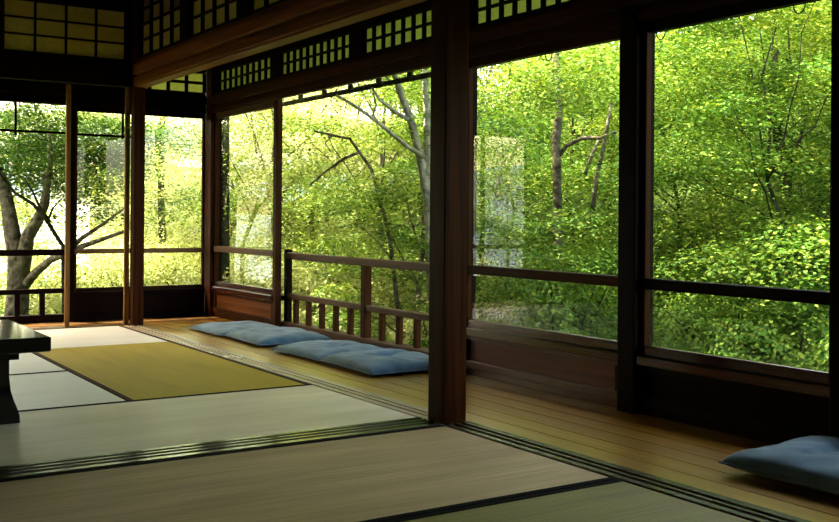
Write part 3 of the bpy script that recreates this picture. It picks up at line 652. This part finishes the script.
def tree(x, y, height, spread, seed, leafm, barkm, label, group=None, leaf=0.07, npads=20, per=900, trunk_r=0.09, low=0.25, lean=(0, 0), stems=None, tint=0.5, extra=()):
    rng = np.random.default_rng(seed); z0 = ground_z(x, y) - 0.05; base = Vector((x, y, z0))
    t = empty('maple_tree', label, 'tree', base, group)
    trunk = MB()
    top = base + Vector((lean[0], lean[1], height * 0.8))
    tp = curve(base, top, 0, 8, 0.06 * height / 4, rng)
    if stems is None: trunk.tube(tp, [trunk_r * (1 - 0.8 * k / 7) for k in range(8)], 8)
    else:
        for pts, r0, r1 in stems:
            m_ = len(pts); trunk.tube(pts, [r0 + (r1 - r0) * k / (m_ - 1) for k in range(m_)], 9)
    pads = []; br = MB()
    for k in range(npads):
        h = low + (1 - low) * ((k + rng.random()) / npads); a = k * 2.4 + rng.uniform(-0.5, 0.5)
        rr = spread * (0.35 + 0.65 * math.sin(PI * min(1, 0.25 + 0.72 * h))) * rng.uniform(0.35, 0.9)
        c = base + Vector((lean[0] * h + rr * math.cos(a), lean[1] * h + rr * math.sin(a), height * h + rng.uniform(-0.1, 0.1)))
        r = spread * rng.uniform(0.28, 0.46) * (1.1 - 0.35 * h)
        pads.append((c, r, tint + 0.18 * (h - 0.5) + rng.uniform(-0.28, 0.28)))  # higher pads tinted lighter: light on the tops put into leaf colour
        if stems is None:
            j = min(6, max(1, int(7 * h * 0.75))); s_ = tp[j]
            if k % 2 == 0: br.tube(curve(s_, c + Vector((0, 0, -0.05)), -0.05 * rr, 6, 0.03, rng), [trunk_r * 0.3 * (1 - 0.85 * q / 5) + 0.0015 for q in range(6)], 5)
    pads += [(far(*q[:3]), q[3], tint + rng.uniform(-0.1, 0.1)) for q in extra]
    P, Q, L, T = sprays(pads, per * DENS, rng, leaf * LEAF)
    keep = ~((P[:, 0] < 4.45) & (P[:, 1] < 9.65)); P, Q, L, T = P[keep], Q[keep], L[keep], T[keep]
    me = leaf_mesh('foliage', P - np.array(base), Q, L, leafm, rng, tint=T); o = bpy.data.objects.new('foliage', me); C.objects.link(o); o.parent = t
    part(trunk, 'trunk', barkm, t, 0, True)
    if br.v: part(br, 'branches', barkm, t, 0, True)
    return t
def polar(th, d): a = math.radians(th); return d * math.sin(a), d * math.cos(a)

# the forked tree in the open far bay: stems follow the photograph
D = 10.4
st = [([far(15, 330, D), far(18, 300, D), far(18, 275, D), far(17, 255, D), far(12, 232, D), far(9, 212, D), far(5, 190, D), far(-4, 160, D), far(-14, 110, D - .3)], 0.125, 0.04),
      ([far(21, 278, D), far(25, 255, D - .05), far(28, 236, D - .1), far(38, 220, D - .1), far(45, 203, D - .15), far(47, 185, D - .2), far(51, 160, D - .3), far(49, 128, D - .3)], 0.085, 0.02),
      ([far(24, 287, D), far(36, 272, D - .2), far(50, 260, D - .4), far(75, 249, D - .6), (far(100, 240, D - .7)), far(126, 231, D - .8)], 0.05, 0.014),
      ([far(60, 257, D - .5), far(82, 238, D - .6), far(103, 224, D - .6), far(126, 207, D - .6)], 0.03, 0.008)]
bx_, by_ = far(16, 325, D).x, far(16, 325, D).y
tree(bx_, by_, 4.6, 2.3, 11, m_leaf_g, m_bark, 'old maple with thick forked trunk seen through the open far bay', None, 0.065, 26, 620, 0.12, 0.42, stems=st, tint=0.4, extra=[(x_, y_, 10.6 + 0.25 * (i_ % 4), 0.6) for i_, (x_, y_) in enumerate([(12, 150), (45, 165), (88, 148), (70, 120), (28, 118), (104, 178), (5, 178), (60, 190), (108, 125), (90, 205), (40, 140), (120, 150), (10, 110), (20, 128), (50, 110), (60, 135), (85, 118), (95, 160), (15, 165), (35, 160), (75, 170), (55, 150), (110, 145), (100, 120), (25, 145), (80, 140), (64, 180), (4, 136)])])
D = 9.7
st = [([far(-12, 120, D), far(0, 174, D), far(15, 193, D), far(33, 204, D), far(45, 218, D), far(55, 234, D), far(63, 246, D), far(64, 290, D), far(64, 360, D)], 0.012, 0.024),
      ([far(23, 176, D), far(33, 192, D), far(39, 206, D), far(50, 222, D)], 0.006, 0.016), ([far(64, 196, D), far(53, 208, D), far(48, 220, D)], 0.005, 0.012)]
# thin dark stems in front of the old maple belong to a sapling rooted by the far veranda
p0 = far(64, 360, D)
tree(p0.x, p0.y, 2.9, 1.25, 12, m_leaf_g, m_bark_dark, 'young maple with thin dark crooked stems just outside the open far bay', None, 0.06, 12, 420, 0.03, 0.62, lean=(-0.45, 0.1), stems=st, tint=0.45)
# mossy straight trunk just outside the corner window
p0 = far(225, 330, 11.2)
tree(p0.x, p0.y, 5.2, 1.7, 13, m_leaf_y, m_bark_dark, 'straight mossy trunk seen just right of the corner post', None, 0.07, 16, 420, 0.085, 0.5, tint=0.5,
     stems=[([far(224, 340, 11.2), far(224, 250, 11.2), far(224, 150, 11.2), far(225, 60, 11.2)], 0.065, 0.055)])
p0 = far(162, 330, 14)
tree(p0.x, p0.y, 5.0, 1.8, 14, m_leaf_y, m_bark_dark, 'slim dark trunk seen in the window right of the far pillar', None, 0.08, 14, 380, 0.08, 0.55, tint=0.6,
     stems=[([far(162, 330, 14), far(163, 260, 14), far(161, 200, 14), far(162, 140, 14), far(164, 80, 14)], 0.06, 0.035)])
# pale leaning trunks in the open bay
D = 8.6
st = [([far(432, 300, D), far(428, 200, D), far(420, 155, D), far(410, 118, D), far(400, 92, D), far(392, 66, D), far(384, 30, D)], 0.045, 0.022),
      ([far(426, 190, D), far(427, 150, D + .1), far(427, 110, D + .1), far(425, 78, D + .1), far(424, 40, D)], 0.035, 0.026),
      ([far(412, 122, D), far(395, 112, D - .1), far(380, 100, D - .2), far(372, 88, D - .3)], 0.02, 0.008),
      ([far(426, 158, D), far(408, 147, D - .2), far(375, 120, D - .4), far(355, 106, D - .5), far(336, 95, D - .6)], 0.02, 0.009),
      ([far(372, 118, D - .4), far(376, 105, D - .4), far(373, 92, D - .4)], 0.01, 0.006)]
p0 = far(433, 305, D)
tree(p0.x, p0.y, 5.2, 2.0, 15, m_leaf_g, m_bark_pale, 'pale leaning tree at the upper right of the open balustrade bay', None, 0.065, 18, 520, 0.09, 0.5, stems=st, lean=(-0.9, 0.6), tint=0.55)
D = 9.6
st = [([far(400, 330, D), far(390, 240, D), far(372, 170, D), far(350, 139, D), far(332, 135, D), far(314, 131, D)], 0.022, 0.008),
      ([far(360, 152, D), far(345, 158, D), far(325, 172, D), far(310, 185, D)], 0.016, 0.008), ([far(333, 135, D), (far(325, 143, D)), far(331, 152, D)], 0.009, 0.005)]
p0 = far(402, 335, D)
tree(p0.x, p0.y, 4.2, 2.1, 16, m_leaf_g, m_bark, 'low spreading maple with bare dark limbs in the open balustrade bay', None, 0.065, 20, 560, 0.06, 0.3, stems=st, lean=(-1.3, 0.8), tint=0.55, extra=[(385, 230, 8.7, .45), (398, 268, 8.5, .45), (380, 195, 8.8, .4), (400, 300, 8.4, .4), (345, 215, 9, .5), (320, 240, 9.2, .5), (420, 240, 8.4, .4)])
# tree behind the near pane
D = 9.0
st = [([far(560, 330, D), far(558, 240, D), far(557, 180, D), far(556, 140, D), far(560, 105, D), far(554, 40, D)], 0.042, 0.034),
      ([far(556, 160, D), far(566, 146, D), far(582, 138, D - .1), far(600, 138, D - .2), far(616, 132, D - .3)], 0.022, 0.014),
      ([far(590, 230, D), far(597, 175, D), far(603, 150, D), far(607, 128, D), far(612, 100, D)], 0.022, 0.014), ([far(585, 175, D), far(592, 155, D), far(600, 138, D)], 0.018, 0.012)]
p0 = far(560, 335, D)
tree(p0.x, p0.y, 4.8, 2.3, 17, m_leaf_g, m_bark, 'thin trunked maple with a crooked limb reaching sideways behind the pane beside the mid pillar', None, 0.06, 24, 560, 0.09, 0.35, stems=st, tint=0.5, extra=[(560, 215, 8, .5), (540, 250, 8.1, .5), (585, 262, 7.9, .5), (552, 70, 8.2, .5), (520, 90, 8.3, .6), (590, 80, 8.2, .5), (600, 210, 8.2, .5), (570, 95, 8.4, .4)])
D = 10.5
st = [([far(786, 320, D), far(788, 240, D), far(785, 190, D), far(783, 150, D), far(772, 110, D), far(776, 50, D)], 0.055, 0.03), ([far(784, 170, D), far(796, 150, D), far(806, 120, D)], 0.03, 0.015)]
p0 = far(786, 325, D)
tree(p0.x, p0.y, 5.2, 2.4, 18, m_leaf_g, m_bark_dark, 'maple with short trunk showing behind the right-hand pane', None, 0.06, 26, 560, 0.09, 0.3, stems=st, tint=0.55, extra=[(785, 240, 9.2, .5), (800, 270, 9, .5), (770, 290, 8.8, .5), (770, 90, 9.4, .5), (800, 70, 9.4, .5), (760, 220, 9.3, .5), (700, 80, 8.6, .6), (740, 110, 8.8, .6), (690, 160, 8.6, .6)])
G1, G2, G3 = 'maples behind the far windows', 'maples on the slope behind the balustrade', 'maples on the slope behind the large panes'
L1, L2, L3 = 'bright yellow-green maple some way behind the far windows', 'yellow-green maple on the slope behind the open balustrade bay', 'layered green maple on the slope behind the two large panes'
k = 0
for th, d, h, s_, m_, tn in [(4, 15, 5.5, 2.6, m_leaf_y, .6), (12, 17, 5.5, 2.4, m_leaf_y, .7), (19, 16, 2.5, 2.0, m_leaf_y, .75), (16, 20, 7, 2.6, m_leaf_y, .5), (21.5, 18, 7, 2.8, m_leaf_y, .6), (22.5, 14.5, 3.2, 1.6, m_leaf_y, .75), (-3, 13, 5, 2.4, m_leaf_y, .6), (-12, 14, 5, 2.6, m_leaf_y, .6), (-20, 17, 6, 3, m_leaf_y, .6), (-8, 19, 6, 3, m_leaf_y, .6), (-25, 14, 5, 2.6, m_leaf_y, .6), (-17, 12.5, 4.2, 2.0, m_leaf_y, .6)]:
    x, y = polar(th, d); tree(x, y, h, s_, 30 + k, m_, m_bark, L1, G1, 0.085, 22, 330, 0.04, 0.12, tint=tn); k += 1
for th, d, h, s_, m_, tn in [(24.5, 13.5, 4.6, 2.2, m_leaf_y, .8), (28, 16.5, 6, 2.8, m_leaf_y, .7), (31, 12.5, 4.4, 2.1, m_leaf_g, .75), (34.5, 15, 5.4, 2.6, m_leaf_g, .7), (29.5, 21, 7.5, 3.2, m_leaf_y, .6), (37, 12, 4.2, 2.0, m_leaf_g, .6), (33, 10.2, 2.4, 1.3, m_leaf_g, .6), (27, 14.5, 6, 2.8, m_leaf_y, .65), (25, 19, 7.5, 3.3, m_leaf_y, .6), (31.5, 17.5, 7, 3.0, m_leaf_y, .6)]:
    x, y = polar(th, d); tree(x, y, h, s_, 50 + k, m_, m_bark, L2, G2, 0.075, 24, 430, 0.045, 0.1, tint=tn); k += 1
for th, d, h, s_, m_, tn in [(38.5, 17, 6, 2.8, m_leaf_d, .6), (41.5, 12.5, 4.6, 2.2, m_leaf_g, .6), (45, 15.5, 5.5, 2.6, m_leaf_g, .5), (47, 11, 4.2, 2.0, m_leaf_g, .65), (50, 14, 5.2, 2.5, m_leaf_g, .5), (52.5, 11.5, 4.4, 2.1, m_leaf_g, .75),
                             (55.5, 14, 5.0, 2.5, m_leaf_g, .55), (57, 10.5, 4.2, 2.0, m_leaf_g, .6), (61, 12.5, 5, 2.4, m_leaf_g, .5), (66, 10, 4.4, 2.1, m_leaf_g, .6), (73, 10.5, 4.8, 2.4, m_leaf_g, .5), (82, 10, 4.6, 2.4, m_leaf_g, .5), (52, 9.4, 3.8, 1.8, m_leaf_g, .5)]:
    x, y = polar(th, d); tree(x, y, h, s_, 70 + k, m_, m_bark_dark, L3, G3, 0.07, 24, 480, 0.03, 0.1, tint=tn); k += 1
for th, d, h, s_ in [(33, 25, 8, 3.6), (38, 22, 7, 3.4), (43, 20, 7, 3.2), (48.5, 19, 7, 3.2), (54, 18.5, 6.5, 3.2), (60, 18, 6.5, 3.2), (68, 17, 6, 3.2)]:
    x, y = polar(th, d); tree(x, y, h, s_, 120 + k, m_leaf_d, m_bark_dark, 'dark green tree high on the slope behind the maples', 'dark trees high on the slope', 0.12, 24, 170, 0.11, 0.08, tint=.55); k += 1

# shrubs: clipped and loose bushes along the foot of the slope
def shrub(x, y, r, h, seed, leafm, label, group, leaf=0.05, n=5200, tint=0.5):
    n *= 2; leaf *= 0.72
    rng = np.random.default_rng(seed); z0 = ground_z(x, y)
    t = empty('garden_shrub', label, 'shrub', (x, y, z0), group)
    d = rng.normal(size=(n, 3)); d[:, 2] = np.abs(d[:, 2]); d /= np.linalg.norm(d, axis=1, keepdims=True)
    lump = 1 + 0.14 * np.sin(5 * d[:, 0] + seed) + 0.12 * np.sin(6 * d[:, 1] + 2 * seed) + 0.08 * np.sin(11 * d[:, 2] + 9 * d[:, 0])
    P = d * np.array([r, r, h]) * (lump * rng.uniform(0.75, 1.02, n))[:, None]
    Nn = d + rng.normal(size=(n, 3)) * 0.45 + np.array([0, 0, 0.35])
    me = leaf_mesh('foliage', P, Nn, leaf * rng.uniform(0.7, 1.3, n), leafm, rng, tint=np.clip(rng.normal(tint, .25, n), 0, 1))
    o = bpy.data.objects.new('foliage', me); C.objects.link(o); o.parent = t
    st = MB()
    for k in range(5):
        a = k * 1.3; st.tube([(x, y, z0 - 0.05), (x + 0.3 * r * math.cos(a), y + 0.3 * r * math.sin(a), z0 + 0.4 * h), (x + 0.6 * r * math.cos(a), y + 0.6 * r * math.sin(a), z0 + 0.75 * h)], [0.018, 0.012, 0.006], 6)
    part(st, 'stems', m_bark_dark, t, 0, True)
    return t
k = 0
for th, d, r, h in [(40.6, 8.2, 0.7, 1.3), (42.6, 8.6, 0.6, 0.8), (38.5, 11.6, 1.0, 0.75), (41.5, 12, 1.1, 0.9), (44, 11.8, 1.0, 0.8), (46.5, 12.2, 1.1, 0.9)]:
    x, y = polar(th, d); shrub(x, y, r, h, 200 + k, m_leaf_g, 'rounded green shrub at the foot of the slope behind the pane beside the mid pillar', 'shrubs behind the pane beside the mid pillar', 0.05, 5200, .5); k += 1
for th, d, r, h in [(50, 8.8, 1.0, 0.8), (53, 8.2, 0.9, 0.75), (56, 8.4, 1.0, 0.9), (60, 7.6, 0.9, 0.8)]:
    x, y = polar(th, d); shrub(x, y, r, h, 220 + k, m_leaf_g, 'dense green shrub low behind the right-hand pane', 'shrubs behind the right-hand pane', 0.05, 5600, .45); k += 1
for th, d, r, h in [(26, 11.5, 1.0, 0.9), (29, 11.8, 1.1, 1.0), (32.5, 11.2, 1.0, 0.95), (35.5, 10.6, 0.9, 0.9)]:
    x, y = polar(th, d); shrub(x, y, r, h, 240 + k, m_leaf_y, 'bright yellow-green shrub low behind the balustrade', 'shrubs behind the balustrade', 0.06, 4200, .75); k += 1
for th, d, r, h in [(14.5, 12.2, 1.0, 0.95), (17.5, 12.8, 1.1, 1.1), (20.5, 12.2, 1.0, 1.0), (22.6, 12.6, 1.0, 1.15), (24.2, 12, 0.9, 1.0), (19, 15, 1.4, 1.6), (15.8, 15.2, 1.4, 1.5)]:
    x, y = polar(th, d); shrub(x, y, r, h, 260 + k, m_leaf_y, 'sunlit yellow-green shrub low behind the two far windows', 'shrubs behind the far windows', 0.06, 4200, .85); k += 1
for th, d, r, h in [(8, 11, 0.8, 0.6), (12.5, 11.6, 0.8, 0.55), (10.5, 13, 1.0, 0.8), (13.4, 13.2, 0.9, 0.9), (6, 13, 1.1, 0.9)]:
    x, y = polar(th, d); shrub(x, y, r, h, 270 + k, m_leaf_g, 'low green shrub at the foot of the forked maple', 'shrubs at the foot of the forked maple', 0.06, 3600, .5); k += 1

# ground cover: nobody could count it
rng = np.random.default_rng(5); n = 210000
a = np.radians(rng.uniform(2, 80, n)); d = 4.6 + 15 * rng.random(n) ** 1.25
x = d * np.sin(a); y = d * np.cos(a); ok = (x > 3.6) | (y > 8.9); x, y = x[ok], y[ok]
hum = 0.10 * (np.sin(3.1 * x + 1.3 * y) * np.sin(2.7 * y - 1.1 * x)) + 0.05 * np.sin(8 * x) * np.sin(7.3 * y)
z = np.array([ground_z(p, q) for p, q in zip(x, y)]) + 0.05 + np.abs(hum) + rng.random(len(x)) * 0.10
P = np.stack([x, y, z], 1); Nn = rng.normal(size=P.shape) * 0.45 + np.array([-0.25, -0.15, 1])
me = leaf_mesh('ground_cover', P, Nn, rng.uniform(0.03, 0.065, len(x)), m_ground, rng, tint=np.clip(rng.normal(.45, .25, len(x)) + hum, 0, 1))
o = bpy.data.objects.new('ground_cover', me); C.objects.link(o); tag(o, 'dense green ground cover over the garden slope', 'ground cover', None, 'stuff')
# neighbouring house far behind the leaves
hc = far(152, 150, 22)
hs = empty('neighbouring_house', 'pale grey house wall and roof glimpsed through leaves behind the far windows', 'house', (hc.x, hc.y + 2, -3.5))
part(MB().box(hc.x - 1.3, hc.x + 1.5, hc.y, hc.y + 4, -3.5, 1.9), 'wall', m_house, hs)
part(MB().prism([(hc.y - 0.4, 1.9), (hc.y + 4.4, 1.9), (hc.y + 3.9, 2.85), (hc.y + 0.3, 2.85)], 'x', hc.x - 1.6, hc.x + 1.8), 'roof', m_tile, hs)
# hazy hills beyond the falling ground
hv, hf = [], []
for j in range(9):
    for i in range(41):
        xx = -90 + 5 * i; t = j / 8
        hv.append((xx, 62 + 40 * t, -7 + (9.5 + 3.5 * math.sin(xx * 0.06) + 1.5 * math.sin(xx * 0.17 + 1)) * math.sin(PI / 2 * min(1, 2 * t))))
for j in range(8):
    for i in range(40):
        k = j * 41 + i; hf.append((k, k + 1, k + 42, k + 41))
mb = MB(); mb.v = hv; mb.f = hf; o = mb.build('hills', m_haze, None, 0, True); tag(o, 'pale bluish hazy hills far beyond the end of the garden', 'hills', None, S)

# ------------------------------------------------------------------ light: sky and sun only
w = bpy.data.worlds.new('sky'); bpy.context.scene.world = w; w.use_nodes = True
nt = w.node_tree; bg = nt.nodes['Background']; sky = nt.nodes.new('ShaderNodeTexSky'); sky.sky_type = 'NISHITA'; sky.sun_disc = False
SUN_EL, SUN_AZ = 58, -36      # azimuth from the +y (far) direction towards +x
sky.sun_elevation = math.radians(SUN_EL); sky.sun_rotation = math.radians(SUN_AZ); sky.air_density = 1.0; sky.dust_density = 5.0; sky.ozone_density = 1.0
wm = nt.nodes.new('ShaderNodeMixRGB'); wm.blend_type = 'MULTIPLY'; wm.inputs[0].default_value = 1; wm.inputs[2].default_value = (1.12, 1.0, 0.80, 1)   # hazy warm summer sky
nt.links.new(sky.outputs[0], wm.inputs[1]); nt.links.new(wm.outputs[0], bg.inputs[0]); bg.inputs[1].default_value = 0.70
sl = bpy.data.lights.new('sun', 'SUN'); sl.energy = 9.5; sl.angle = math.radians(0.6); sl.color = (1.0, 0.95, 0.84)
so = bpy.data.objects.new('sun', sl); C.objects.link(so)
e, a = math.radians(SUN_EL), math.radians(SUN_AZ)
to = Vector((math.cos(e) * math.sin(a), math.cos(e) * math.cos(a), math.sin(e)))
so.rotation_euler = to.to_track_quat('Z', 'Y').to_euler(); so.location = to * 30

sc = bpy.context.scene
sc.view_settings.view_transform = 'Standard'; sc.view_settings.look = 'None'; sc.view_settings.gamma = 1.0; sc.view_settings.use_curve_mapping = False
sc.view_settings.exposure = 1.92
sc.cycles.max_bounces = 10; sc.cycles.diffuse_bounces = 5; sc.cycles.glossy_bounces = 4; sc.cycles.transmission_bounces = 6; sc.cycles.transparent_max_bounces = 16
sc.cycles.use_denoising = True
